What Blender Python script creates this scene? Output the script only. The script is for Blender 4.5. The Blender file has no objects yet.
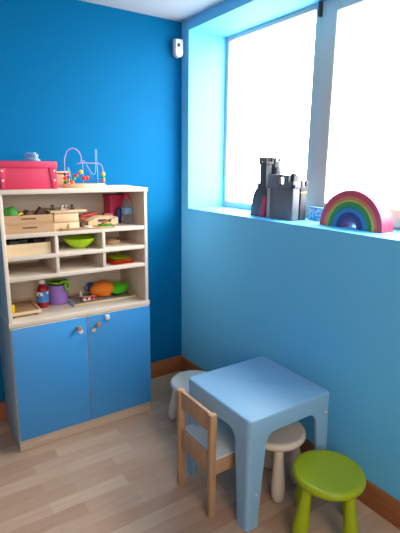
import bpy, bmesh, math, random
from mathutils import Vector, Matrix
random.seed(7)
S = bpy.context.scene
COL = S.collection
PI = math.pi

# ------------------------------------------------------------------ materials
def lin(c):
    return tuple((v/255/12.92 if v/255 <= .04045 else ((v/255+.055)/1.055)**2.4) for v in c) + (1.0,)

def base_mat(name):
    m = bpy.data.materials.new(name); m.use_nodes = True
    nt = m.node_tree
    return m, nt, nt.nodes['Principled BSDF']

def mixrgb(nt, fac, a, b, mode='MIX'):
    n = nt.nodes.new('ShaderNodeMix'); n.data_type = 'RGBA'; n.blend_type = mode
    for s, v in ((0, fac), (6, a), (7, b)):
        if hasattr(v, 'is_linked') or hasattr(v, 'links'): nt.links.new(v, n.inputs[s])
        else: n.inputs[s].default_value = v
    return n.outputs[2]

def coords(nt, scale=(1, 1, 1)):
    t = nt.nodes.new('ShaderNodeTexCoord'); m = nt.nodes.new('ShaderNodeMapping')
    m.inputs['Scale'].default_value = scale
    nt.links.new(t.outputs['Object'], m.inputs['Vector'])
    return m.outputs['Vector']

def noise(nt, vec, scale, detail=3, rough=.5):
    n = nt.nodes.new('ShaderNodeTexNoise'); n.inputs['Scale'].default_value = scale
    n.inputs['Detail'].default_value = detail; n.inputs['Roughness'].default_value = rough
    nt.links.new(vec, n.inputs['Vector'])
    return n.outputs['Fac']

def plain(name, c, rough=.5, var=.06, scale=6, bump=0, spec=.5, coat=0):
    """paint, plastic or fabric: one colour with a faint mottling"""
    m, nt, p = base_mat(name)
    v = coords(nt); f = noise(nt, v, scale)
    a = lin(c); b = tuple(max(0, x*(1-var*2)) for x in a[:3]) + (1,)
    nt.links.new(mixrgb(nt, f, a, b), p.inputs['Base Color'])
    p.inputs['Roughness'].default_value = rough
    p.inputs['Specular IOR Level'].default_value = spec
    p.inputs['Coat Weight'].default_value = coat
    if bump:
        bn = nt.nodes.new('ShaderNodeBump'); bn.inputs['Strength'].default_value = bump
        bn.inputs['Distance'].default_value = .002
        nt.links.new(noise(nt, v, 180, 2), bn.inputs['Height']); nt.links.new(bn.outputs[0], p.inputs['Normal'])
    return m

def wood(name, c, c2, axis='x', rough=.5, scale=14, spec=.4):
    m, nt, p = base_mat(name)
    sc = {'x': (.12, 1, 1), 'y': (1, .12, 1), 'z': (1, 1, .12)}[axis]
    v = coords(nt, sc); f = noise(nt, v, scale*3, 6, .65)
    r = nt.nodes.new('ShaderNodeValToRGB'); r.color_ramp.elements[0].position = .32; r.color_ramp.elements[1].position = .7
    r.color_ramp.elements[0].color = lin(c2); r.color_ramp.elements[1].color = lin(c)
    nt.links.new(f, r.inputs[0]); nt.links.new(r.outputs[0], p.inputs['Base Color'])
    p.inputs['Roughness'].default_value = rough; p.inputs['Specular IOR Level'].default_value = spec
    return m

def clear(name, tint, mix=.12, rough=.05):
    """thin clear glass or plastic: mostly see-through, partly glossy"""
    m = bpy.data.materials.new(name); m.use_nodes = True; nt = m.node_tree; nt.nodes.clear()
    o = nt.nodes.new('ShaderNodeOutputMaterial'); t = nt.nodes.new('ShaderNodeBsdfTransparent')
    g = nt.nodes.new('ShaderNodeBsdfPrincipled'); x = nt.nodes.new('ShaderNodeMixShader')
    fr = nt.nodes.new('ShaderNodeLayerWeight'); fr.inputs['Blend'].default_value = .25
    mp = nt.nodes.new('ShaderNodeMath'); mp.operation = 'MULTIPLY_ADD'; mp.inputs[1].default_value = .5; mp.inputs[2].default_value = mix
    nt.links.new(fr.outputs['Facing'], mp.inputs[0])
    v = coords(nt); f = noise(nt, v, 5)
    nt.links.new(mixrgb(nt, f, lin(tint), tuple(.93*q for q in lin(tint)[:3])+(1,)), t.inputs['Color'])
    g.inputs['Base Color'].default_value = lin(tint); g.inputs['Roughness'].default_value = rough
    nt.links.new(mp.outputs[0], x.inputs[0]); nt.links.new(t.outputs[0], x.inputs[1]); nt.links.new(g.outputs[0], x.inputs[2])
    nt.links.new(x.outputs[0], o.inputs['Surface'])
    return m

def floor_mat():
    m, nt, p = base_mat('laminate floor')
    v = coords(nt)
    b = nt.nodes.new('ShaderNodeTexBrick')
    b.offset = .37; b.offset_frequency = 2; b.squash = 1
    for k, x in (('Scale', 1), ('Brick Width', .34), ('Row Height', .072), ('Mortar Size', .0004), ('Mortar Smooth', .3), ('Bias', -.1)):
        b.inputs[k].default_value = x
    b.inputs['Color1'].default_value = lin(FLOOR_A); b.inputs['Color2'].default_value = lin(FLOOR_B); b.inputs['Mortar'].default_value = lin((150, 120, 94))
    nt.links.new(v, b.inputs['Vector'])
    g = noise(nt, coords(nt, (.08, 1, 1)), 55, 6, .65)
    r = nt.nodes.new('ShaderNodeValToRGB'); r.color_ramp.elements[0].color = (.89, .88, .86, 1); r.color_ramp.elements[1].color = (1.06, 1.06, 1.06, 1)
    r.color_ramp.elements[0].position = .3; r.color_ramp.elements[1].position = .7
    nt.links.new(g, r.inputs[0])
    nt.links.new(mixrgb(nt, 1.0, b.outputs['Color'], r.outputs[0], 'MULTIPLY'), p.inputs['Base Color'])
    p.inputs['Roughness'].default_value = .42; p.inputs['Specular IOR Level'].default_value = .35
    return m

def picture_mat():
    m, nt, p = base_mat('puzzle picture print')
    vo = nt.nodes.new('ShaderNodeTexVoronoi'); vo.inputs['Scale'].default_value = 42
    nt.links.new(coords(nt), vo.inputs['Vector'])
    h = nt.nodes.new('ShaderNodeHueSaturation'); h.inputs['Saturation'].default_value = .8; h.inputs['Value'].default_value = .55
    nt.links.new(vo.outputs['Color'], h.inputs['Color'])
    nt.links.new(mixrgb(nt, .3, h.outputs[0], lin((110, 92, 80))), p.inputs['Base Color'])
    p.inputs['Roughness'].default_value = .35
    return m

def blocks_print(name, a, b, scale):
    m, nt, p = base_mat(name)
    vo = nt.nodes.new('ShaderNodeTexVoronoi'); vo.inputs['Scale'].default_value = scale
    nt.links.new(coords(nt), vo.inputs['Vector'])
    r = nt.nodes.new('ShaderNodeValToRGB'); r.color_ramp.interpolation = 'CONSTANT'
    r.color_ramp.elements[0].color = lin(a); r.color_ramp.elements[1].color = lin(b); r.color_ramp.elements[1].position = .62
    nt.links.new(vo.outputs['Color'], r.inputs[0]); nt.links.new(r.outputs[0], p.inputs['Base Color'])
    p.inputs['Roughness'].default_value = .45
    return m

FLOOR_A = (202, 170, 144); FLOOR_B = (178, 142, 116)
M = dict(
    wall_back=plain('deep blue wall paint', (0, 102, 152), .6, .03, 2, .15, .06),
    wall_right=plain('light blue wall paint', (112, 204, 250), .6, .03, 2, .15, .12),
    ceiling=plain('ceiling paint', (178, 186, 196), .8, .02, 2, .1, .2),
    base=wood('baseboard wood', (176, 108, 68), (150, 86, 52), 'x'),
    base_y=wood('baseboard wood along window wall', (176, 108, 68), (150, 86, 52), 'y'),
    alu=plain('aluminium window frame', (192, 186, 178), .4, .03, 3, 0, .5),
    gasket=plain('light gasket', (225, 230, 236), .5),
    glass=clear('window glass', (250, 252, 255), .02, .02),
    lam=wood('pale laminate board', (224, 208, 190), (210, 193, 174), 'x', .5, 9),
    lam_z=wood('pale laminate side', (220, 204, 188), (206, 190, 172), 'z', .5, 9),
    lam_shade=plain('shaded outer laminate', (186, 206, 208), .5),  # same pale laminate, with the bluish shade on its outer side put into the colour
    lam_w=wood('whitish oak plinth', (216, 194, 170), (196, 172, 148), 'x', .5, 12),
    door=plain('blue door laminate', (62, 148, 212), .4, .03, 3),
    knobw=wood('turned wood knob', (186, 142, 100), (150, 108, 72), 'x'),
    white=plain('white plastic', (232, 232, 230), .4),
    offw=plain('off white card', (222, 216, 204), .6),
    table=plain('light blue plastic', (144, 186, 216), .38, .03, 4, .1),
    birch=wood('birch chair wood', (198, 156, 120), (174, 130, 94), 'z', .5, 10),
    seatw=plain('white lacquered seat', (206, 216, 220), .4, .03),
    stoolw=plain('off white plastic', (238, 218, 200), .45, .03),
    stoolg=plain('lime green plastic', (166, 180, 0), .33, .04),
    pink=plain('magenta card', (204, 40, 80), .5, .05),
    pinkd=plain('deep pink plastic', (226, 50, 104), .5, .05),
    pinkl=plain('pink plastic block', (232, 96, 120), .5, .05),
    steel=plain('polished rivet', (210, 205, 200), .3),
    cyan=clear('pale blue glass', (206, 230, 244), .12, .08),
    pine=wood('pale pine', (194, 154, 112), (172, 132, 94), 'x', .55, 8),
    pine2=wood('paler plywood', (232, 204, 164), (214, 180, 136), 'x', .55, 8),
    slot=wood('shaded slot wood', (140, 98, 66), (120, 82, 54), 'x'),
    brown=wood('dark brown wood', (96, 60, 44), (66, 40, 30), 'x', .5, 8),
    black=plain('dark charcoal plastic', (46, 42, 44), .5),
    green=plain('leaf green plastic', (40, 160, 40), .4),
    dgreen=plain('green felt', (50, 130, 40), .7),
    lime=plain('lime bowl plastic', (176, 218, 20), .3),
    lime2=plain('lime cup plastic', (120, 190, 30), .35),
    orange=plain('orange plush', (250, 130, 20), .8, .1, 30, .3),
    gplush=plain('green plush', (90, 200, 20), .8, .1, 30, .3),
    orangep=plain('orange plastic', (244, 120, 30), .4),
    red=plain('red plastic', (222, 52, 40), .4),
    dred=plain('dark red bottle plastic', (160, 16, 40), .3),
    yellow=plain('yellow plastic', (246, 200, 20), .4),
    purple=plain('purple plastic', (166, 124, 206), .4),
    blue=plain('blue plastic', (30, 110, 190), .4),
    navy=plain('dark blue plastic', (36, 60, 130), .4),
    bluew=plain('blue enamel wire', (24, 44, 150), .35),
    purplew=plain('lilac enamel wire', (190, 140, 190), .35),
    silver=plain('pale steel wire', (130, 175, 200), .35),
    label=blocks_print('blue label print', (60, 130, 200), (236, 240, 246), 60),
    label2=plain('water bottle label', (130, 180, 225), .4),
    pet=clear('clear bottle plastic', (240, 246, 250), .10, .1),
    castle=plain('grey castle plastic', (102, 105, 112), .55, .06, 12, .1),
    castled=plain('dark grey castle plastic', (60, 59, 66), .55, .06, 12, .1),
    castlel=plain('light grey castle plastic', (160, 162, 166), .5, .06, 12),
    gate=plain('magenta plastic gate', (176, 24, 80), .45),
    gold=plain('yellow trim', (214, 180, 80), .4),
    bluebox=blocks_print('blue and white box print', (70, 186, 232), (214, 226, 236), 130),
    redbox=blocks_print('red and white box print', (190, 30, 30), (236, 222, 210), 60),
    picture=picture_mat(),
    lens=plain('dark sensor window', (40, 44, 50), .3),
    floor=floor_mat(),
)

# ------------------------------------------------------------------ mesh helpers
def add_box(bm, x0, x1, y0, y1, z0, z1, bev=0, seg=2):
    vs = [bm.verts.new((x, y, z)) for x in (x0, x1) for y in (y0, y1) for z in (z0, z1)]
    q = [(0, 1, 3, 2), (4, 6, 7, 5), (0, 4, 5, 1), (2, 3, 7, 6), (0, 2, 6, 4), (1, 5, 7, 3)]
    fs = [bm.faces.new([vs[i] for i in f]) for f in q]
    if bev:
        es = list({e for f in fs for e in f.edges})
        bmesh.ops.bevel(bm, geom=es, offset=bev, segments=seg, affect='EDGES', profile=.5)

def add_prism(bm, pts, a0, a1, plane='xz', bev=0):
    """extrude a 2D outline; plane names the outline's axes, a0..a1 run along the third"""
    def v(p, a):
        return {'xz': (p[0], a, p[1]), 'yz': (a, p[0], p[1]), 'xy': (p[0], p[1], a)}[plane]
    lo = [bm.verts.new(v(p, a0)) for p in pts]; hi = [bm.verts.new(v(p, a1)) for p in pts]
    n = len(pts); fs = [bm.faces.new(lo[::-1]), bm.faces.new(hi)]
    for i in range(n): fs.append(bm.faces.new([lo[i], lo[(i+1) % n], hi[(i+1) % n], hi[i]]))
    if bev:
        es = list({e for f in fs[:2] for e in f.edges})
        bmesh.ops.bevel(bm, geom=es, offset=bev, segments=2, affect='EDGES', profile=.5)

def add_lathe(bm, prof, c=(0, 0, 0), n=28, sx=1, sy=1, mat=None):
    rings = []
    for r, z in prof:
        if r < 1e-5: rings.append([bm.verts.new((c[0], c[1], c[2]+z))])
        else: rings.append([bm.verts.new((c[0]+sx*r*math.cos(2*PI*i/n), c[1]+sy*r*math.sin(2*PI*i/n), c[2]+z)) for i in range(n)])
    for a, b in zip(rings, rings[1:]):
        for i in range(n):
            j = (i+1) % n
            q = [a[i % len(a)], a[j % len(a)], b[j % len(b)], b[i % len(b)]]
            q = list(dict.fromkeys(q))
            if len(q) > 2:
                try: bm.faces.new(q)
                except ValueError: pass
    if mat is not None:
        vs = [v for r in rings for v in r]
        bmesh.ops.transform(bm, matrix=mat, verts=vs)

def smooth_path(pts, k=6):
    """Catmull-Rom through the given points"""
    P = [Vector(p) for p in pts]; out = []
    for i in range(len(P)-1):
        a = P[max(0, i-1)]; b = P[i]; c = P[i+1]; d = P[min(len(P)-1, i+2)]
        for t in range(k):
            t /= k
            out.append(.5*((2*b)+(c-a)*t+(2*a-5*b+4*c-d)*t*t+(3*b-a-3*c+d)*t**3))
    return out+[P[-1]]

def add_tube(bm, pts, r, n=8):
    P = [Vector(p) for p in pts]; rings = []
    up = None
    for i, p in enumerate(P):
        t = (P[min(i+1, len(P)-1)]-P[max(0, i-1)]).normalized()
        if up is None: up = t.orthogonal().normalized()
        up = (up-t*up.dot(t))
        up = up.normalized() if up.length > 1e-6 else t.orthogonal().normalized()
        s = t.cross(up); rr = r[i] if isinstance(r, (list, tuple)) else r
        rings.append([bm.verts.new(p+rr*(math.cos(2*PI*k/n)*up+math.sin(2*PI*k/n)*s)) for k in range(n)])
    for a, b in zip(rings, rings[1:]):
        for i in range(n): bm.faces.new([a[i], a[(i+1) % n], b[(i+1) % n], b[i]])
    bm.faces.new(rings[0][::-1]); bm.faces.new(rings[-1])

def add_ball(bm, c, r, sub=2, scale=(1, 1, 1)):
    bmesh.ops.create_icosphere(bm, subdivisions=sub, radius=r, matrix=Matrix.Translation(c) @ Matrix.Diagonal((*scale, 1)))

def bm_new(): return bmesh.new()

def obj(name, bm, mat, parent=None, loc=None, angle=35, rot=None):
    bmesh.ops.recalc_face_normals(bm, faces=bm.faces[:])
    me = bpy.data.meshes.new(name); bm.to_mesh(me); bm.free()
    for p in me.polygons: p.use_smooth = True
    me.set_sharp_from_angle(angle=math.radians(angle))
    for m in (mat if isinstance(mat, (list, tuple)) else [mat]): me.materials.append(m)
    o = bpy.data.objects.new(name, me); COL.objects.link(o)
    if parent: o.parent = parent
    if loc: o.location = loc
    if rot: o.rotation_euler = rot
    return o

def tag(o, label=None, cat=None, group=None, kind=None):
    if label: o['label'] = label
    if cat: o['category'] = cat
    if group: o['group'] = group
    if kind: o['kind'] = kind
    return o

def thing(name, label, cat, loc=(0, 0, 0), rz=0, group=None):
    o = bpy.data.objects.new(name, None); o.empty_display_size = .05; COL.objects.link(o)
    o.location = loc; o.rotation_euler = (0, 0, rz)
    return tag(o, label, cat, group)

def copy_tree(o, parent=None):
    c = o.copy(); COL.objects.link(c)
    if parent: c.parent = parent
    for ch in o.children: copy_tree(ch, c)
    return c

def box(name, dims, mat, parent=None, bev=.0015, **k):
    bm = bm_new(); add_box(bm, *dims, bev); return obj(name, bm, mat, parent, **k)

def struct(o): o['kind'] = 'structure'; return o

# ------------------------------------------------------------------ room shell
H = 2.255; XL = -3.4; YF = -4.2; T = .36
ZS, ZT = 1.150, 2.194; N0, N1 = -.082, -1.80; WX = .275
struct(box('floor', (XL-.1, T, YF-.1, .1, -.1, 0), M['floor'], bev=0))
struct(box('ceiling', (XL-.1, T, YF-.1, .1, H, H+.1), M['ceiling'], bev=0))
struct(box('wall_back', (XL-.1, T, 0, .1, 0, H), M['wall_back'], bev=0))
struct(box('wall_left', (XL-.1, XL, YF, 0, 0, H), M['wall_back'], bev=0))
struct(box('wall_front', (XL-.1, T, YF-.1, YF, 0, H), M['wall_right'], bev=0))
bm = bm_new()
add_box(bm, 0, T, YF, 0, 0, ZS); add_box(bm, 0, T, YF, 0, ZT, H)
add_box(bm, 0, T, N0, 0, ZS, ZT); add_box(bm, 0, T, YF, N1, ZS, ZT)
bmesh.ops.remove_doubles(bm, verts=bm.verts[:], dist=1e-5)
struct(obj('wall_right', bm, M['wall_right']))
HB = .112
struct(box('baseboard_back', (XL, -.0005, -.014, -.0002, 0, HB), M['base'], bev=.002))
struct(box('baseboard_right', (-.014, -.0002, YF, -.0145, 0, HB), M['base_y'], bev=.002))

# window: fixed light on the left, opening sash on the right
w1 = bpy.data.objects.new('window_1', None); COL.objects.link(w1); w1.location = (WX, 0, 0); struct(w1)
def rect_ring(bm, y0, y1, z0, z1, b, x0, x1, bev=.003):
    bl, br, bb, bt = b
    add_box(bm, x0, x1, y0, y0+bl, z0, z1, bev); add_box(bm, x0, x1, y1-br, y1, z0, z1, bev)
    add_box(bm, x0, x1, y0+bl, y1-br, z0, z0+bb, bev); add_box(bm, x0, x1, y0+bl, y1-br, z1-bt, z1, bev)
bm = bm_new(); rect_ring(bm, N1, N0, ZS, ZT, (.03, .03, .04, .026), 0, .06); add_box(bm, 0, .06, -.925, -.814, ZS+.03, ZT-.02, .003)
obj('window_frame', bm, M['alu'], w1)
bm = bm_new(); rect_ring(bm, -1.79, -.868, ZS+.012, ZT-.008, (.07, .092, .075, .06), -.014, .05)
obj('window_sash', bm, M['alu'], w1)
bm = bm_new(); rect_ring(bm, -1.724, -.956, ZS+.083, ZT-.064, (.005, .005, .005, .005), -.010, .04, .001)
obj('window_gasket', bm, M['gasket'], w1)
box('window_pane', (.03, .036, -1.722, -.958, ZS+.085, ZT-.066), M['glass'], w1, 0)
box('window_pane', (.03, .036, -.816, -.108, ZS+.038, ZT-.022), M['glass'], w1, 0)
bm = bm_new(); add_tube(bm, [(-.02, -.855, 2.125), (-.02, -.855, 2.188)], .008, 10); add_box(bm, -.016, 0, -.866, -.844, 2.125, 2.188, .002)
obj('window_hinge', bm, M['black'], w1)

# ------------------------------------------------------------------ cabinet
CX0, CX1, CF, CB = -1.168, -.436, -.361, -.016
cab = thing('toy_cabinet', 'pale laminate toy cabinet with open shelves above two blue doors, against the back wall', 'cabinet', ((CX0+CX1)/2, CF, 0))
ox = (CX0+CX1)/2
def cpart(name, x0, x1, y0, y1, z0, z1, mat, parent=cab, bev=.0012):
    return box(name, (x0-ox, x1-ox, y0-CF, y1-CF, z0, z1), mat, parent, bev)
PT = .018
sp = cpart('side_panel', CX0, CX0+PT, CF, CB, 0, 1.281, M['lam_z'])
sp.data.materials.append(M['lam_shade'])
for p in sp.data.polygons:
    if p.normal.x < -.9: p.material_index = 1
cpart('side_panel', CX1-PT, CX1, CF, CB, 0, 1.281, M['lam_z'])
cpart('top_panel', CX0-.004, CX1+.004, CF-.006, CB, 1.281, 1.301, M['lam'])
cpart('back_panel', CX0+PT, CX1-PT, CB-.008, CB, .06, 1.281, M['lam'])
for z in (1.080, .975, .876): cpart('shelf', CX0+PT, CX1-PT, CF+.001, CB-.008, z, z+.02, M['lam'])
cpart('worktop', CX0-.003, CX1+.003, CF-.010, CB-.008, .658, .679, M['lam'])
for x in (-.923, -.684): cpart('divider', x-.008, x+.008, CF+.002, CB-.008, .896, 1.080, M['lam_z'])
cpart('plinth', CX0-.0006, CX1+.0006, CF-.002, CF+.018, 0, .060, M['lam_w'])
cpart('bottom_panel', CX0+PT, CX1-PT, CF+.024, CB-.008, .05, .066, M['lam'])
def door(x0, x1, hinge):
    bm = bm_new(); add_box(bm, x0-ox, x1-ox, -.018, -.0005, .066, .655, .001)
    bmesh.ops.recalc_face_normals(bm, faces=bm.faces[:])
    for f in bm.faces: f.material_index = 0 if f.normal.y < -.9 else 1
    d = obj('door', bm, [M['door'], M['lam']], cab)
    return d
dl = door(CX0+.003, -.8015, 0); dr = door(-.7985, CX1-.002, 0)
def knob(d, x, z):
    bm = bm_new()
    add_lathe(bm, [(0, 0), (.006, 0), (.006, .010), (.011, .014), (.0135, .021), (.011, .028), (0, .030)], n=18, mat=Matrix.Translation((x-ox, -.018, z)) @ Matrix.Rotation(PI/2, 4, 'X'))
    obj('knob', bm, M['knobw'], d)
def disc(d, name, x, z, r, mat):
    bm = bm_new(); add_lathe(bm, [(0, 0), (r, 0), (r, .003), (0, .004)], n=20, mat=Matrix.Translation((x-ox, -.018, z)) @ Matrix.Rotation(PI/2, 4, 'X'))
    obj(name, bm, mat, d)
knob(dl, -.848, .607); knob(dr, -.747, .606)
disc(dl, 'round_sticker', -.834, .580, .012, M['offw']); disc(dr, 'round_sticker', -.766, .576, .012, M['offw'])
bm = bm_new()
add_box(bm, -.703-ox, -.679-ox, -.026, -.018, .618, .648, .004); add_lathe(bm, [(0, 0), (.010, 0), (.010, .006), (0, .008)], n=16, mat=Matrix.Translation((-.690-ox, -.026, .636)) @ Matrix.Rotation(PI/2, 4, 'X'))
obj('child_lock', bm, M['white'], dr)

# ------------------------------------------------------------------ play table
TX0, TX1, TY0, TY1, TH = -.536, -.083, -1.371, -.930, .48
tb = thing('play_table', 'light blue plastic square play table beside the window wall', 'table', ((TX0+TX1)/2, (TY0+TY1)/2, 0))
hw, hd = (TX1-TX0)/2, (TY1-TY0)/2
def rounded(w, d, r, n=6):
    out = []
    for cx, cy, a0 in ((w-r, d-r, 0), (-w+r, d-r, 90), (-w+r, -d+r, 180), (w-r, -d+r, 270)):
        for k in range(n+1):
            a = math.radians(a0+90*k/n); out.append((cx+r*math.cos(a), cy+r*math.sin(a)))
    return out
bm = bm_new()
o1 = rounded(hw, hd, .022); i1 = rounded(hw-.012, hd-.012, .012)
loops = []
for pts, z in ((i1, .462), (i1, .405), (o1, .405), (o1, .472)): loops.append([bm.verts.new((x, y, z)) for x, y in pts])
for d_, z in ((.003, .4775), (.008, .48)):
    loops.append([bm.verts.new((x, y, z)) for x, y in rounded(hw-d_, hd-d_, .022-d_*.5)])
for a, b in zip(loops, loops[1:]):
    n = len(a)
    for i in range(n): bm.faces.new([a[i], a[(i+1) % n], b[(i+1) % n], b[i]])
bm.faces.new(loops[-1]); bm.faces.new(loops[0])
obj('tabletop', bm, M['table'], tb, angle=50)
def leg_outline():
    # along one side, measured from the corner: flares through a curve into the apron
    pts = [(.0, 0), (.058, 0), (.072, .20), (.083, .33)]
    for k in range(1, 9):
        a = PI-(PI/2)*k/8; pts.append((.135+.050*math.cos(a)+.0, .355+.050*math.sin(a)))
    pts.append((.0, .405))
    return pts
for sx in (-1, 1):
    for sy in (-1, 1):
        bm = bm_new(); L = leg_outline(); r = .018
        # x-running flange, y-running flange, rounded outer corner
        add_prism(bm, [((hw-p-(r if p == 0 else 0))*sx, z) for p, z in L], hd*sy, (hd-.012)*sy, 'xz')
        add_prism(bm, [((hd-p-(r if p == 0 else 0))*sy, z) for p, z in L], hw*sx, (hw-.012)*sx, 'yz')
        c = [((hw-r+r*math.cos(PI/2*k/6))*sx, (hd-r+r*math.sin(PI/2*k/6))*sy) for k in range(7)]
        c += [((hw-r+(r-.012)*math.cos(PI/2*k/6))*sx, (hd-r+(r-.012)*math.sin(PI/2*k/6))*sy) for k in range(6, -1, -1)]
        add_prism(bm, c, 0, .405, 'xy')
        for v in bm.verts:      # legs splay a little towards the floor
            q = max(0, 1-v.co.z/.405); v.co.x += (.012 if sx > 0 else -.002)*q; v.co.y += sy*.004*q
        lg = obj('leg', bm, M['table'], tb, angle=40)
        b2 = bm_new()
        add_lathe(b2, [(0, 0), (.007, 0), (.006, .002), (.003, .003), (0, .0015)], n=14, mat=Matrix.Translation(((hw-(.027 if sx > 0 else .045))*sx, (hd+.0005)*sy, .388 if sx > 0 else .15)) @ Matrix.Rotation(PI/2 if sy < 0 else -PI/2, 4, 'X'))
        obj('plug', b2, M['offw'], lg)

# ------------------------------------------------------------------ stools
def make_stool(mat, label, loc, rz, R, h, rf):
    t = thing('play_stool', label, 'stool', loc, rz, 'round plastic play stools around the table')
    bm = bm_new()
    add_lathe(bm, [(0, h-.036), (R*.80, h-.036), (R*.93, h-.032), (R*.99, h-.022), (R, h-.014), (R*.985, h-.005), (R*.95, h), (R*.86, h+.001), (R*.72, h-.003), (0, h-.004)], n=48)
    obj('seat', bm, mat, t, angle=60)
    for k in range(4):
        a = PI/2*k; bm = bm_new()
        top = Vector((rf*.78*math.cos(a), rf*.78*math.sin(a), h-.034)); foot = Vector((rf*math.cos(a), rf*math.sin(a), 0.004))
        rr = [(0, .014), (.02, .020), (.08, .026), (.2, .030), (.36, .0295), (.6, .0245), (.85, .0205), (1, .020)]
        pts = [foot+(top-foot)*q for q, _ in rr]
        pts = [foot-Vector((0, 0, .004))]+pts
        add_tube(bm, pts, [.008]+[r for _, r in rr], 18)
        obj('leg', bm, mat, t, angle=60)
    return t
make_stool(M['stoolw'], 'off-white round stool under the table, near the window wall', (-.258, -1.224, 0), math.radians(238), .133, .283, .112)
make_stool(M['stoolw'], 'off-white round stool behind the table, in front of the room corner', (-.292, -.618, 0), math.radians(128), .133, .262, .130)
make_stool(M['stoolg'], 'lime green round stool in front of the table', (-.264, -1.530, 0), math.radians(176), .138, .268, .138)

# ------------------------------------------------------------------ chair
ch = thing('child_chair', 'small birch child chair with white seat tucked under the blue table', 'chair', (-.60, -1.105, 0))
cx_, cy_ = -.60, -1.105
def chp(name, x0, x1, y0, y1, z0, z1, mat, bev=.003): return box(name, (x0-cx_, x1-cx_, y0-cy_, y1-cy_, z0, z1), mat, ch, bev)
YA, YB = -.980, -1.241
for y0, y1 in ((YA-.024, YA), (YB, YB+.024)): chp('leg', -.622, -.592, y0, y1, 0, .468, M['birch'])
for y0, y1 in ((YA-.024, YA), (YB, YB+.024)): chp('leg', -.425, -.400, y0, y1, 0, .262, M['birch'])
chp('backrest', -.614, -.598, YB+.024, YA-.024, .385, .466, M['birch'])
chp('rear_rail', -.614, -.598, YB+.024, YA-.024, .195, .282, M['birch'])
chp('side_rail', -.592, -.425, YB+.002, YB+.018, .195, .262, M['birch'])
chp('side_rail', -.592, -.425, YA-.018, YA-.002, .195, .262, M['birch'])
chp('front_rail', -.422, -.404, YB+.024, YA-.024, .195, .262, M['birch'])
chp('seat', -.597, -.397, YB+.001, YA-.001, .262, .272, M['seatw'])

# ------------------------------------------------------------------ motion sensor in the corner
se = thing('motion_sensor', 'white motion sensor on the back wall in the ceiling corner', 'sensor', (-.045, 0, 2.05))
bm = bm_new()
prof = [(-.026, .022), (-.026, .096), (.026, .096), (.026, .022)]+[(.026*math.cos(-PI*k/10), .022+.026*math.sin(-PI*k/10)) for k in range(1, 10)]
add_prism(bm, prof, -.050, -.012, 'xz', .005)
obj('housing', bm, M['white'], se)
box('bracket', (-.012, .012, -.014, 0, .03, .08), M['white'], se)
box('sensor_window', (-.015, .003, -.0535, -.0495, .052, .072), M['lens'], se, .002)

# ------------------------------------------------------------------ on top of the cabinet
Z5 = 1.301
pb = thing('document_box', 'magenta cardboard storage box with riveted corners on top of the cabinet', 'box', (-1.02, -.205, Z5))
bm = bm_new(); add_box(bm, -.125, .126, -.118, .118, 0, .098, .002); obj('box_body', bm, M['pink'], pb)
bm = bm_new(); add_box(bm, -.130, .131, -.123, .123, .096, .127, .003); obj('lid', bm, M['pink'], pb)
for s, x0, x1 in ((-1, -.125, -.095), (1, .092, .126)):
    bm = bm_new()
    if s > 0: add_prism(bm, [(.104, 0), (.092, .096), (.126, .096), (.126, 0)], -.1235, -.118, 'xz', .001)
    else: add_prism(bm, [(-.125, 0), (-.125, .096), (-.100, .096), (-.110, 0)], -.1235, -.118, 'xz', .001)
    fl = obj('corner_flap', bm, M['pink'], pb)
    for z in (.040, .083):
        bm = bm_new(); add_lathe(bm, [(0, 0), (.0055, 0), (.0048, .0018), (0, .0026)], n=14, mat=Matrix.Translation(((.114 if s > 0 else -.116), -.1235, z)) @ Matrix.Rotation(PI/2, 4, 'X'))
        obj('rivet', bm, M['steel'], fl)
gb = thing('glass_dish', 'pale blue glass dish upside down on the magenta box', 'dish', (-.982, -.23, Z5+.127))
bm = bm_new()
add_lathe(bm, [(.040, 0), (.042, .003), (.040, .010), (.034, .013), (.031, .018), (.034, .026), (.032, .034), (.026, .037), (0, .037), (0, .034), (.024, .034), (.030, .028), (.027, .018), (.031, .011), (.037, .003), (.040, 0)], n=30)
obj('dish_shell', bm, M['cyan'], gb)
bm = bm_new(); add_lathe(bm, [(.018, 0), (.022, 0), (.022, .005), (.018, .005), (.018, 0)], c=(0, 0, .0365), n=20)
obj('foot_ring', bm, M['cyan'], gb)

wb = thing('wooden_box', 'small pale wooden box with a dark gap under its lid behind the bead maze', 'box', (-.812, -.11, Z5))
box('box_body', (-.036, .036, -.04, .04, 0, .064), M['pine2'], wb)
box('lid_seam', (-.033, .033, -.037, .037, .0635, .070), M['brown'], wb, 0)
box('lid', (-.036, .040, -.042, .042, .0695, .079), M['pine2'], wb)

bz = thing('bead_maze', 'bead maze toy with bent coloured wires on a round wooden base', 'toy', (-.722, -.215, Z5))
bm = bm_new(); add_lathe(bm, [(0, 0), (.110, 0), (.114, .004), (.114, .014), (.109, .018), (0, .018)], n=40, sy=.62)
obj('base', bm, M['pine2'], bz)
def wire(pts, r, mat, name='wire'):
    b = bm_new(); add_tube(b, smooth_path(pts), r, 8); return obj(name, b, mat, bz, angle=80)
wire([(-.098, 0, .016), (-.098, 0, .10), (-.096, 0, .142), (-.080, 0, .180), (-.050, 0, .194), (-.022, 0, .178), (-.010, 0, .145), (-.018, 0, .122), (-.034, 0, .118)], .0022, M['purplew'])
wire([(-.034, 0, .118), (-.01, -.005, .122), (.05, -.01, .122), (.085, -.01, .118), (.098, -.01, .10), (.100, -.01, .06), (.100, -.01, .016)], .0022, M['purplew'])
wire([(-.075, -.03, .016), (-.062, -.03, .045), (-.04, -.03, .068), (-.015, -.03, .088), (.006, -.03, .082), (.022, -.03, .058), (.042, -.03, .036), (.07, -.03, .032), (.095, -.03, .030), (.098, -.03, .016)], .0026, M['bluew'])
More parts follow.
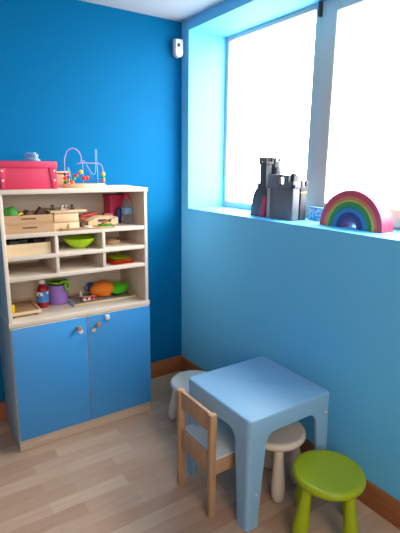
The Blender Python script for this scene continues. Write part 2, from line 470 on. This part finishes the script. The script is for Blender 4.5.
wire([(.006, .03, .016), (.006, .03, .08), (.006, .03, .128), (.014, .03, .132), (.035, .03, .10), (.058, .03, .065), (.072, .03, .072), (.076, .03, .12), (.078, .03, .185), (.084, .03, .185), (.084, .03, .12), (.086, .03, .016)], .0018, M['silver'])
wire([(-.07, .03, .016), (-.072, .03, .08), (-.070, .03, .10), (-.06, .03, .06), (-.052, .03, .016)], .0018, M['silver'])
for x, y, z, c, r in ((-.098, 0, .026, 'green', .011), (-.098, 0, .047, 'red', .011), (-.098, 0, .065, 'navy', .009), (-.073, -.03, .026, 'orangep', .011), (-.064, -.03, .044, 'green', .011), (-.076, .03, .03, 'red', .010), (-.074, .03, .05, 'navy', .010),
                      (-.052, -.03, .060, 'red', .011), (-.026, -.03, .078, 'yellow', .012), (-.072, .028, .068, 'orangep', .009), (.008, .03, .045, 'red', .013), (-.005, -.012, .044, 'red', .012), (.020, .012, .046, 'red', .013),
                      (.100, -.01, .028, 'red', .010), (.100, -.01, .047, 'green', .010), (.100, -.01, .068, 'yellow', .012), (.092, -.03, .036, 'orangep', .010)):
    bm = bm_new(); add_ball(bm, (x, y, z), r, 2, (1, 1, .9)); obj('bead', bm, M[c], bz, angle=80)
pp = box('paper_sheet', (-.085, .085, -.05, .05, 0, .003), M['offw'], None, .0005, loc=(-.535, -.15, Z5), rot=(0, 0, .05))
tag(pp, 'thin white sheets of paper lying flat at the right end of the cabinet top', 'paper')

# ------------------------------------------------------------------ upper open compartment
Z4 = 1.100
def tray(label, x, y, z, w, d, h, mat, slot, group=None, name='wooden_tray'):
    t = thing(name, label, 'tray', (x, y, z), 0, group)
    bm = bm_new(); k = .006
    add_box(bm, -w+k, w-k, -d+k, d-k, .002, .006)
    obj('tray_floor', bm, mat, t)
    bm = bm_new()
    add_box(bm, -w, -w+k, -d, d, 0, h, .0008); add_box(bm, w-k, w, -d, d, 0, h, .0008); add_box(bm, -w+k, w-k, d-k, d, 0, h, .0008)
    obj('tray_rim', bm, mat, t)
    bm = bm_new()
    if slot:
        s0, s1, z0, z1 = slot
        add_box(bm, -w+k, s0, -d, -d+k, 0, h); add_box(bm, s1, w-k, -d, -d+k, 0, h)
        add_box(bm, s0, s1, -d, -d+k, 0, z0); add_box(bm, s0, s1, -d, -d+k, z1, h)
    else: add_box(bm, -w+k, w-k, -d, -d+k, 0, h)
    obj('tray_front', bm, mat, t)
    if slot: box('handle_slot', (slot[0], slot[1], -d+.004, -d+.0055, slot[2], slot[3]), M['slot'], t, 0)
    return t
tray('pale wooden tray with handle slot on the upper shelf, lower of two', -1.037, -.245, Z4, .110, .105, .044, M['pine'], (-.036, .030, .021, .029), 'wooden trays on the upper shelf')
tray('pale wooden tray with handle slot stacked on another, filled with green and brown toys', -1.040, -.248, Z4+.0442, .108, .104, .040, M['pine'], (-.036, .030, .019, .027), 'wooden trays on the upper shelf')
zt_ = Z4+.0442+.007
t = thing('felt_cap', 'green domed felt toy lying at the left of the upper wooden tray', 'toy', (-1.106, -.285, zt_))
bm = bm_new()
add_lathe(bm, [(0, 0), (.034, 0), (.035, .03), (.032, .048), (.026, .060), (.014, .067), (0, .069)], n=24)
for v in bm.verts: v.co.z *= 1+.12*math.sin(v.co.x*160)*math.cos(v.co.y*90); v.co.x += .02*v.co.z
obj('dome', bm, M['dgreen'], t, angle=70)
bm = bm_new(); add_tube(bm, [(.03, -.018, .03), (.045, -.01, .038), (.055, 0, .034)], [.005, .004, .002], 8); obj('yellow_tip', bm, M['yellow'], t)
def roof(label, x, y, rz, w, h, d):
    o = bm_new(); add_prism(o, [(-w, 0), (w, 0), (w*.75, h*.55), (w*.1, h), (-w*.6, h*.5)], -d, d, 'xz', .002)
    return tag(obj('roof_block', o, M['brown'], None, (x, y, zt_), rot=(0, 0, rz)), label, 'toy block', 'brown blocks in the upper wooden tray')
roof('dark brown wedge block in the middle of the upper wooden tray', -1.03, -.25, .1, .034, .048, .03)
roof('tallest dark brown wedge block at the right of the upper wooden tray', -.967, -.255, -.1, .035, .062, .03)

def flat_box(label, x, y, z, w, d, h):
    t = thing('puzzle_case', label, 'box', (x, y, z), 0, 'plywood puzzle cases on the upper shelf')
    box('case_body', (-w, w, -d, d, 0, h-.006), M['pine2'], t)
    box('sliding_lid', (-w+.002, w-.002, -d+.002, d-.002, h-.0062, h), M['pine'], t)
    return t
flat_box('plywood puzzle case at the bottom of the pile right of the wooden trays', -.860, -.235, Z4, .062, .095, .042)
flat_box('plywood puzzle case in the middle of the pile, under the peg board', -.858, -.233, Z4+.0422, .060, .093, .042)
pg = thing('peg_board', 'wide thin plywood peg board on top of the puzzle case pile', 'puzzle', (-.842, -.225, Z4+.0846))
box('board', (-.092, .092, -.095, .095, 0, .010), M['pine2'], pg)
for x, y, s in ((-.062, -.03, .010), (-.020, -.045, .012), (.006, -.02, .012), (.030, -.05, .010)):
    bm = bm_new(); add_lathe(bm, [(0, 0), (s*1.1, 0), (s*1.1, .004), (s*.45, .006), (s*.4, .014), (s*.9, .019), (s*.8, .024), (0, .026)], c=(x, y, .0098), n=14); obj('peg', bm, M['steel'] if s > .011 else M['castled'], pg)
fb = thing('sorting_board', 'flat pale wooden board with low rim at the shelf edge under the carrier', 'tray', (-.775, -.305, Z4+.0002), -.02)
fb.location.x = -.757
box('board', (-.126, .128, -.05, .05, 0, .008), M['pine'], fb)
for x in (-.135, .128): box('board_rim', (x, x+.009, -.05, .05, 0, .012), M['pine'], fb, .001)
fb.location.y = -.312
ZB = Z4+.0085
def peg_figure(label, x, y, h, r, mb, mh):
    t = thing('peg_figure', label, 'toy figure', (x, y, ZB), 0, 'peg figures on the sorting board')
    bm = bm_new(); add_lathe(bm, [(0, 0), (r, 0), (r, h*.10), (r*.8, h*.3), (r*.55, h*.58), (0, h*.6)], n=16); obj('figure_body', bm, mb, t)
    bm = bm_new(); add_ball(bm, (0, 0, h*.74), r*.62, 2); obj('figure_head', bm, mh, t, angle=80)
peg_figure('pale wooden peg figure at the left end of the sorting board', -.852, -.330, .026, .008, M['pine'], M['pine'])
peg_figure('dark brown peg figure with wide white foot on the sorting board', -.782, -.318, .046, .011, M['brown'], M['brown'])
bm = bm_new(); add_lathe(bm, [(0, 0), (.022, 0), (.022, .004), (.013, .007), (.0115, .0075), (.0115, .0005), (0, .0005)], n=20)
tag(obj('white_ring', bm, M['offw'], None, (-.757, -.336, ZB)), 'white round disc beside the brown peg figure', 'toy')
lf = thing('leaf_dish', 'bright green leaf dish with red and orange pieces on the sorting board', 'toy', (-.665, -.334, ZB))
bm = bm_new()
n = 30
add_lathe(bm, [(0, .001), (.030, .0), (.038, .008), (.036, .010), (.028, .004), (0, .004)], n=n)
for v in bm.verts:
    a = math.atan2(v.co.y, v.co.x); k = 1+.12*math.cos(5*a); v.co.x *= k; v.co.y *= k*.5
obj('leaf', bm, M['green'], lf)
for x, c in ((-.008, 'red'), (.010, 'orangep'), (.0, 'green')):
    bm = bm_new(); add_ball(bm, (x, .004, .012), .008, 2); obj('berry', bm, M[c], lf, angle=80)
cr = thing('wooden_carrier', 'pale wooden carrier box with an oval handle slot on the sorting board', 'box', (-.660, -.262, Z4))
cr.location.z = ZB
bm = bm_new()
# front plate with hand slot
out = [(-.078, 0), (.085, 0), (.085, .034), (.074, .038), (.030, .044), (-.020, .040), (-.078, .024)]
def plate(bm, y0, y1):
    add_prism(bm, [(-.078, 0), (.085, 0), (.085, .014), (-.078, .014)], y0, y1)
    add_prism(bm, [(-.078, .014), (-.026, .014), (-.026, .030), (-.078, .022)], y0, y1)
    add_prism(bm, [(.046, .014), (.085, .014), (.085, .036), (.046, .036)], y0, y1)
    add_prism(bm, [(-.078, .022), (-.026, .030), (.046, .030), (.085, .036), (.072, .042), (-.02, .046)], y0, y1)
plate(bm, -.034, -.027); obj('front_plate', bm, M['pine2'], cr)
bm = bm_new(); plate(bm, .027, .034); obj('back_plate', bm, M['pine2'], cr)
bm = bm_new(); add_box(bm, -.077, .084, -.027, .027, .0005, .006); add_box(bm, .078, .085, -.027, .027, .006, .034); add_box(bm, -.078, -.071, -.027, .027, .006, .022); obj('carrier_body', bm, M['pine'], cr)
b = bm_new(); add_box(b, -.05, .05, -.014, .014, 0, .014, .002)
tag(obj('red_block', b, M['red'], None, (-.700, -.190, ZB+.038), rot=(0, -.12, .15)), 'red bar block with pale side behind the wooden carrier', 'toy block')
b = bm_new(); add_box(b, -.055, .055, -.02, .02, 0, .042, .002)
tag(obj('pine_block', b, M['pine'], None, (-.705, -.190, Z4)), 'pale wooden block supporting the red bar behind the carrier', 'toy block')
b = bm_new(); add_box(b, -.025, .025, -.02, .02, 0, .058, .003)
tag(obj('pink_block', b, M['pinkl'], None, (-.590, -.190, Z4)), 'light pink block standing behind the wooden carrier', 'toy block')
pt = thing('pink_tub', 'deep pink upright plastic tub at the back of the upper shelf', 'tub', (-.510, -.085, Z4))
bm = bm_new(); add_box(bm, -.041, .041, -.05, .05, 0, .140, .006); obj('tub_body', bm, M['pinkd'], pt)
bm = bm_new(); add_box(bm, -.044, .044, -.053, .053, .128, .150, .004); obj('lid', bm, M['pinkd'], pt)
bm = bm_new(); add_box(bm, -.012, .012, -.012, .012, 0, .075, .004); add_ball(bm, (0, 0, .075), .013, 2)
tag(obj('blue_figure', bm, M['navy'], None, (-.522, -.185, Z4)), 'small dark blue toy between the pink tub and water bottle', 'toy')
wt = thing('water_bottle', 'clear plastic water bottle with pink cap at the right of the upper shelf', 'bottle', (-.488, -.215, Z4))
bm = bm_new(); add_lathe(bm, [(0, .004), (.024, 0), (.030, .005), (.030, .040), (.028, .046), (.030, .052), (.030, .088), (.027, .105), (.018, .122), (.013, .130), (.013, .138)], n=28)
obj('bottle_body', bm, M['pet'], wt, angle=60)
bm = bm_new(); add_lathe(bm, [(.0302, .052), (.0306, .054), (.0306, .082), (.0302, .084)], n=28); obj('bottle_label', bm, M['label2'], wt)
bm = bm_new(); add_lathe(bm, [(0, .160), (.012, .160), (.015, .156), (.015, .136), (.0132, .136)], n=24); obj('cap', bm, M['pinkd'], wt)

# ------------------------------------------------------------------ middle cells
Z3 = .995
tc = tray('pale wooden crate holding dark items in the left middle cell', -1.045, -.250, Z3, .100, .085, .054, M['pine2'], None, None, 'wooden_crate'); tc['category'] = 'crate'
for i, (x, y, rz) in enumerate(((-.065, .0, .3), (-.005, .02, -.4), (.055, .01, .2))):
    b = bm_new(); add_box(b, -.028, .028, -.04, .04, 0, .058, .004); add_box(b, -.010, .010, -.02, .02, .055, .066, .003)
    tag(obj('black_block', b, M['black'], None, (-1.045+x, -.250+y, Z3+.0065), rot=(0, 0, rz)), ['black block at the left inside the pale wooden crate', 'black block in the middle of the pale wooden crate', 'black block at the right inside the pale wooden crate'][i], 'toy block', 'black blocks in the crate')
bw = thing('toy_bowl', 'lime green plastic bowl in the middle cell of the cabinet', 'bowl', (-.779, -.262, Z3))
bm = bm_new(); add_lathe(bm, [(0, .001), (.030, 0), (.034, .003), (.052, .014), (.068, .032), (.076, .052), (.079, .053), (.078, .049), (.072, .033), (.056, .018), (.036, .007), (0, .006)], n=40); obj('bowl_shell', bm, M['lime'], bw, angle=60)
bm = bm_new(); add_lathe(bm, [(0, .030), (.04, .031), (.066, .030), (.066, .028), (0, .028)], n=30); obj('inner_shade', bm, M['castled'], bw)  # dark disc standing in for the shadow inside the bowl
wd = thing('wooden_dish', 'round pale wooden dish in the right middle cell', 'dish', (-.585, -.235, Z3))
bm = bm_new(); add_lathe(bm, [(0, 0), (.034, 0), (.040, .006), (.040, .020), (.037, .022), (.034, .010), (0, .008)], n=30); obj('dish_wall', bm, M['pine'], wd)
bm = bm_new(); add_lathe(bm, [(0, .0085), (.020, .009), (.018, .020), (0, .022)], n=24); obj('dish_core', bm, M['pine2'], wd)
Z2 = .8962
def plate_(label, x, y, z, rz, w, d, mat):
    b = bm_new()
    o = rounded(w, d, .018, 5); i = rounded(w*.78, d*.78, .012, 5)
    L = [[b.verts.new((px, py, zz)) for px, py in pts] for pts, zz in ((i, .0), (o, .0045), (o, .0062), (i, .0022))]
    for p, q in zip(L, L[1:]):
        for k in range(len(p)): b.faces.new([p[k], p[(k+1) % len(p)], q[(k+1) % len(p)], q[k]])
    b.faces.new(L[-1]); b.faces.new(L[0])
    return tag(obj('toy_plate', b, mat, None, (x, y, z), rot=(0, 0, rz)), label, 'plate', 'stacked toy plates in the lower right cell')
plate_('red toy plate at the bottom of the plate stack', -.565, -.270, Z2, .10, .070, .068, M['red'])
plate_('orange toy plate second from the bottom of the plate stack', -.563, -.262, Z2+.0066, -.05, .058, .058, M['orangep'])
plate_('second orange toy plate, just under the lime plate', -.560, -.255, Z2+.0132, .16, .054, .054, M['orangep'])
plate_('lime green toy plate on top of the plate stack', -.560, -.250, Z2+.0198, .0, .050, .052, M['lime'])

# ------------------------------------------------------------------ on the worktop
Z1 = .6792
lt = thing('wooden_stand', 'low pale wooden tray on feet at the left of the worktop', 'tray', (-1.070, -.180, Z1))
bm = bm_new(); add_box(bm, -.072, .063, -.105, .105, .014, .020, .001); obj('tray_floor', bm, M['pine'], lt)
bm = bm_new(); add_box(bm, -.078, .070, -.112, -.104, .010, .026, .001); add_box(bm, -.078, .070, .104, .112, .010, .026, .001); add_box(bm, .062, .070, -.104, .104, .010, .026, .001); add_box(bm, -.078, -.070, -.104, .104, .010, .026, .001); obj('tray_rim', bm, M['pine2'], lt)
for x in (-.060, .050):
    for y in (-.09, .09): box('foot', (x-.008, x+.008, y-.008, y+.008, 0, .0105), M['brown'], lt)
b = bm_new(); add_lathe(b, [(0, 0), (.008, 0), (.009, .004), (.009, .038), (.007, .042), (0, .043)], n=18)
tag(obj('yellow_peg', b, M['yellow'], None, (-1.128, -.262, Z1+.0202)), 'yellow cylinder standing on the left tray of the worktop', 'toy')
rb = thing('sauce_bottle', 'dark red toy sauce bottle with white cap on the worktop', 'bottle', (-.960, -.172, Z1))
bm = bm_new(); add_lathe(bm, [(0, 0), (.026, 0), (.029, .004), (.029, .088), (.027, .102), (.018, .116), (.013, .122), (.013, .128), (0, .128)], n=28); obj('bottle_body', bm, M['dred'], rb)
bm = bm_new(); add_lathe(bm, [(.0292, .030), (.0296, .032), (.0296, .084), (.0292, .086)], n=28); obj('bottle_label', bm, M['label'], rb)
bm = bm_new(); add_lathe(bm, [(0, .152), (.012, .152), (.016, .148), (.017, .128), (.0125, .127), (0, .1275)], n=24); obj('cap', bm, M['white'], rb)
pc = thing('purple_cup', 'purple plastic cup beside the red sauce bottle', 'cup', (-.871, -.142, Z1))
bm = bm_new(); add_lathe(bm, [(0, 0), (.046, 0), (.049, .004), (.053, .098), (.055, .106), (.052, .106), (.050, .098), (.046, .006), (0, .005)], n=36); obj('cup_wall', bm, M['purple'], pc, angle=60)
gc = thing('green_cup', 'green cup with loop handle nested inside the purple cup', 'cup', (-.871, -.142, Z1+.0065))
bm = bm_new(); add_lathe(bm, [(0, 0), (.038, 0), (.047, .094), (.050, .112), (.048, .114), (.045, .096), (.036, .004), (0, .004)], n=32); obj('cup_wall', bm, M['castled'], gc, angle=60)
bm = bm_new(); add_tube(bm, smooth_path([(.004, -.048, .116), (.016, -.054, .121), (.034, -.056, .119), (.044, -.050, .108), (.042, -.058, .082), (.034, -.064, .074), (.026, -.064, .086), (.024, -.060, .112)]), .0065, 10); obj('handle', bm, M['lime2'], gc, angle=80)
bm = bm_new(); add_lathe(bm, [(.046, .108), (.052, .110), (.053, .117), (.046, .119), (.045, .113), (.046, .108)], n=32); obj('rim', bm, M['lime2'], gc, angle=60)

pz = thing('picture_puzzle', 'framed picture puzzle board lying on the right of the worktop', 'puzzle', (-.645, -.165, Z1), -.02)
box('picture', (-.165, .170, -.085, .095, .001, .007), M['picture'], pz, 0)
bm = bm_new(); add_box(bm, -.172, .178, -.095, -.085, 0, .010, .001); add_box(bm, -.172, .178, .095, .105, 0, .010, .001); add_box(bm, .170, .178, -.085, .095, 0, .010, .001); obj('frame', bm, M['pine2'], pz)
box('frame_edge', (-.180, -.1655, -.097, .106, 0, .011), M['castlel'], pz)
b = bm_new(); add_box(b, -.042, .036, -.022, .022, 0, .016, .001)
tag(obj('toy_carton', b, M['redbox'], None, (-.722, -.205, Z1+.0107), rot=(0, 0, .1)), 'small red and white carton on the picture puzzle', 'box')
t = thing('peg_figure', 'white peg figure standing on the picture puzzle beside the carton', 'toy figure', (-.745, -.135, Z1+.0105))
bm = bm_new(); add_lathe(bm, [(0, 0), (.011, 0), (.010, .010), (.006, .020), (0, .021)], n=16); obj('figure_body', bm, M['offw'], t)
bm = bm_new(); add_ball(bm, (0, 0, .026), .008, 2); obj('figure_head', bm, M['white'], t, angle=80)
def lumpy(seed, c, r, mat, name, parent):
    rnd = random.Random(seed); bm = bm_new(); bmesh.ops.create_icosphere(bm, subdivisions=4, radius=1)
    ks = [(Vector((rnd.uniform(-1, 1), rnd.uniform(-1, 1), rnd.uniform(-1, 1))).normalized(), rnd.uniform(-.30, .30)) for _ in range(16)]
    for v in bm.verts:
        n = v.co.normalized(); f = 1+sum(a*max(0, n.dot(k))**9 for k, a in ks)
        v.co = Vector((c[0]+n.x*f*r[0], c[1]+n.y*f*r[1], max(.0, c[2]+n.z*f*r[2])))
    return obj(name, bm, mat, parent, angle=80)
st = thing('soft_toy', 'orange and green plush toy lying on the picture puzzle', 'soft toy', (-.588, -.165, Z1+.0112))
lumpy(3, (-.036, 0, .036), (.076, .050, .042), M['orange'], 'orange_half', st)
lumpy(8, (.058, .005, .030), (.062, .048, .034), M['gplush'], 'green_half', st)
bl = thing('blue_cup', 'blue toy cup behind the plush toy at the back of the worktop', 'cup', (-.655, -.045, Z1))
bm = bm_new(); add_lathe(bm, [(0, 0), (.014, 0), (.017, .040), (.019, .058), (.0165, .058), (.015, .040), (.012, .004), (0, .004)], n=24); obj('cup_wall', bm, M['blue'], bl)
bm = bm_new(); add_tube(bm, smooth_path([(-.015, 0, .045), (-.034, 0, .04), (-.034, 0, .022), (-.0145, 0, .016)]), .003, 8); obj('handle', bm, M['blue'], bl)

# ------------------------------------------------------------------ window sill toys
ZW = ZS+.0003
ca = thing('toy_castle', 'grey plastic toy castle with magenta gate on the window sill', 'toy castle', (.085, -.592, ZW), 0)
# local frame: u runs along -y, d into the sill (+x)
def cbox(bm, u0, u1, d0, d1, z0, z1, bev=.0015): add_box(bm, d0, d1, -u1, -u0, z0, z1, bev)
bm = bm_new()
add_prism(bm, [(.0, 0), (-.150, 0), (-.150, .150), (-.046, .150), (-.022, .115)], .0, .105, 'yz', .002)
obj('gatehouse', bm, M['castled'], ca)
bm = bm_new(); add_prism(bm, [(-.076, .002), (-.122, .002), (-.136, .108), (-.116, .114), (-.104, .100)], -.006, .001, 'yz', .001); obj('gate', bm, M['gate'], ca)
bm = bm_new(); cbox(bm, .060, .108, .010, .050, .150, .276); cbox(bm, .048, .118, .004, .060, .150, .176)
cbox(bm, .054, .114, .004, .056, .276, .290)
for u0, u1 in ((.054, .068), (.078, .090), (.100, .114)):
    for d0, d1 in ((.004, .016), (.044, .056)): cbox(bm, u0, u1, d0, d1, .290, .312)
obj('tall_tower', bm, M['castled'], ca)
bm = bm_new(); cbox(bm, .070, .112, .066, .105, .150, .292); cbox(bm, .070, .124, .066, .105, .150, .235)
for u0, d0, h in ((.070, .066, .312), (.102, .066, .310), (.070, .094, .312), (.102, .094, .308)): cbox(bm, u0, u0+.012, d0, d0+.011, .292, h)
cbox(bm, .100, .122, .070, .100, .235, .262)
obj('rear_tower', bm, M['castled'], ca)
bm = bm_new(); cbox(bm, .150, .322, .0, .045, .0, .158); obj('curtain_wall', bm, M['castle'], ca)
bm = bm_new(); cbox(bm, .142, .160, -.008, .010, .0, .155); obj('wall_buttress', bm, M['castlel'], ca)
bm = bm_new()
cbox(bm, .145, .229, -.006, .010, .158, .225); cbox(bm, .257, .293, -.006, .010, .158, .225); cbox(bm, .229, .257, -.006, .010, .158, .180); cbox(bm, .229, .257, -.006, .010, .212, .225)
cbox(bm, .229, .257, .030, .036, .158, .222); cbox(bm, .293, .312, -.006, .010, .158, .188); cbox(bm, .312, .326, -.006, .010, .150, .180); cbox(bm, .314, .326, -.006, .047, .158, .195)
obj('battlement', bm, M['castle'], ca)
bm = bm_new(); cbox(bm, .276, .312, .012, .045, .158, .222); cbox(bm, .284, .304, .016, .04, .222, .232); obj('turret', bm, M['castled'], ca)
bm = bm_new(); cbox(bm, .272, .322, .056, .098, 0, .135); cbox(bm, .270, .324, .054, .100, .143, .170)
for u0 in (.270, .310):
    for d0 in (.054, .086): cbox(bm, u0, u0+.015, d0, d0+.014, .170, .196)
obj('side_tower', bm, M['castled'], ca)
bm = bm_new(); cbox(bm, .271, .323, .055, .099, .135, .143); obj('trim_band', bm, M['gold'], ca)

bb = thing('patterned_box', 'small blue and white patterned box between the castle and rainbow', 'box', (.230, -.965, ZW))
box('carton', (-.022, .022, -.050, .056, 0, .058), M['bluebox'], bb)
box('lid', (-.024, .024, -.052, .058, .0582, .066), M['label2'], bb)

rad = [(.1675, .1425, (200, 70, 92), 'red'), (.1420, .1290, (226, 110, 84), 'orange'), (.1285, .1165, (190, 178, 76), 'yellow'), (.1160, .0935, (52, 142, 74), 'green'), (.0930, .0715, (48, 128, 180), 'blue'), (.0710, .0480, (50, 66, 132), 'dark blue'), (.0475, .0390, (110, 80, 140), 'purple')]
for i, (R, r, c, nm) in enumerate(rad):
    bm = bm_new(); n = 40
    pts = [(R*math.cos(PI*k/n), R*math.sin(PI*k/n)) for k in range(n+1)]+[(r*math.cos(PI*k/n), r*math.sin(PI*k/n)) for k in range(n, -1, -1)]
    # ring sector, quad by quad
    L = []
    for k in range(n+1):
        a = PI*k/n
        L.append([bm.verts.new((d, q*math.cos(a), q*math.sin(a))) for d, q in ((-.04, R-.002), (-.038, R), (.038, R), (.04, R-.002), (.04, r+.001), (.039, r), (-.039, r), (-.04, r+.001))])
    for p, q in zip(L, L[1:]):
        for k in range(8): bm.faces.new([p[k], p[(k+1) % 8], q[(k+1) % 8], q[k]])
    bm.faces.new(L[0]); bm.faces.new(L[-1])
    place = ('outermost', 'second from outside', 'third from outside', 'fourth from outside', 'fifth from outside', 'second from inside', 'innermost')[i]
    tag(obj('rainbow_arch', bm, plain(nm+' stained wood arch', c, .55, .08, 20), None, (.150, -1.238, ZW), angle=40), f'{nm} arch, {place} of the wooden rainbow on the sill', 'toy arch', 'nested arches of the wooden rainbow')

# ------------------------------------------------------------------ light
SKY = 30.0
W = bpy.data.worlds.new('overcast sky'); S.world = W; W.use_nodes = True
wt_ = W.node_tree; bg = wt_.nodes['Background']; bg.inputs['Strength'].default_value = SKY
tc_ = wt_.nodes.new('ShaderNodeTexCoord'); sx_ = wt_.nodes.new('ShaderNodeSeparateXYZ'); rp = wt_.nodes.new('ShaderNodeValToRGB')
wt_.links.new(tc_.outputs['Generated'], sx_.inputs[0])
mr = wt_.nodes.new('ShaderNodeMapRange'); mr.inputs['From Min'].default_value = -1; wt_.links.new(sx_.outputs['Z'], mr.inputs['Value']); wt_.links.new(mr.outputs[0], rp.inputs[0])
rp.color_ramp.elements[0].position = .40; rp.color_ramp.elements[0].color = (.38, .355, .31, 1)   # pale ground outside
rp.color_ramp.elements[1].position = .56; rp.color_ramp.elements[1].color = (1, .97, .915, 1)      # overcast sky
wt_.links.new(rp.outputs[0], bg.inputs['Color'])
def area(name, loc, rot, sx, sy, e, color, portal=False):
    l = bpy.data.lights.new(name, 'AREA'); l.shape = 'RECTANGLE'; l.size = sx; l.size_y = sy; l.energy = e; l.color = color
    if portal: l.cycles.is_portal = True
    o = bpy.data.objects.new(name, l); COL.objects.link(o); o.location = loc; o.rotation_euler = rot; return o
area('window_portal', (WX+.10, (N0+N1)/2, (ZS+ZT)/2), (0, PI/2, 0), ZT-ZS, N0-N1, 1, (1, 1, 1), True)
area('room_fill', (-1.5, -4.0, 1.6), (math.radians(90), 0, math.radians(-18)), 1.6, 1.2, 40, (1, .80, .60))  # unseen fill added behind the camera to brighten the window wall and cabinet front
area('ceiling_light', (-1.1, -3.0, H-.02), (0, 0, 0), .9, .9, 9, (1, .78, .56))

# ------------------------------------------------------------------ camera
cam = bpy.data.cameras.new('camera'); co = bpy.data.objects.new('camera', cam); COL.objects.link(co)
cam.sensor_fit = 'HORIZONTAL'; cam.sensor_width = 36; cam.lens = 444.43*36/400; cam.clip_start = .02
yaw, pitch, roll = .5899, -.2219, .010
fw = Vector((math.sin(yaw)*math.cos(pitch), math.cos(yaw)*math.cos(pitch), math.sin(pitch)))
rt = Vector((math.cos(yaw), -math.sin(yaw), 0)); up = rt.cross(fw)
r2 = math.cos(roll)*rt+math.sin(roll)*up; u2 = -math.sin(roll)*rt+math.cos(roll)*up
co.matrix_world = Matrix(((r2.x, u2.x, -fw.x, -1.524), (r2.y, u2.y, -fw.y, -2.5008), (r2.z, u2.z, -fw.z, 1.4129), (0, 0, 0, 1)))
S.camera = co

S.view_settings.view_transform = 'Standard'; S.view_settings.look = 'None'
S.view_settings.exposure = 0; S.view_settings.gamma = 1
S.cycles.use_denoising = True
S.cycles.max_bounces = 10; S.cycles.diffuse_bounces = 6; S.cycles.transparent_max_bounces = 12
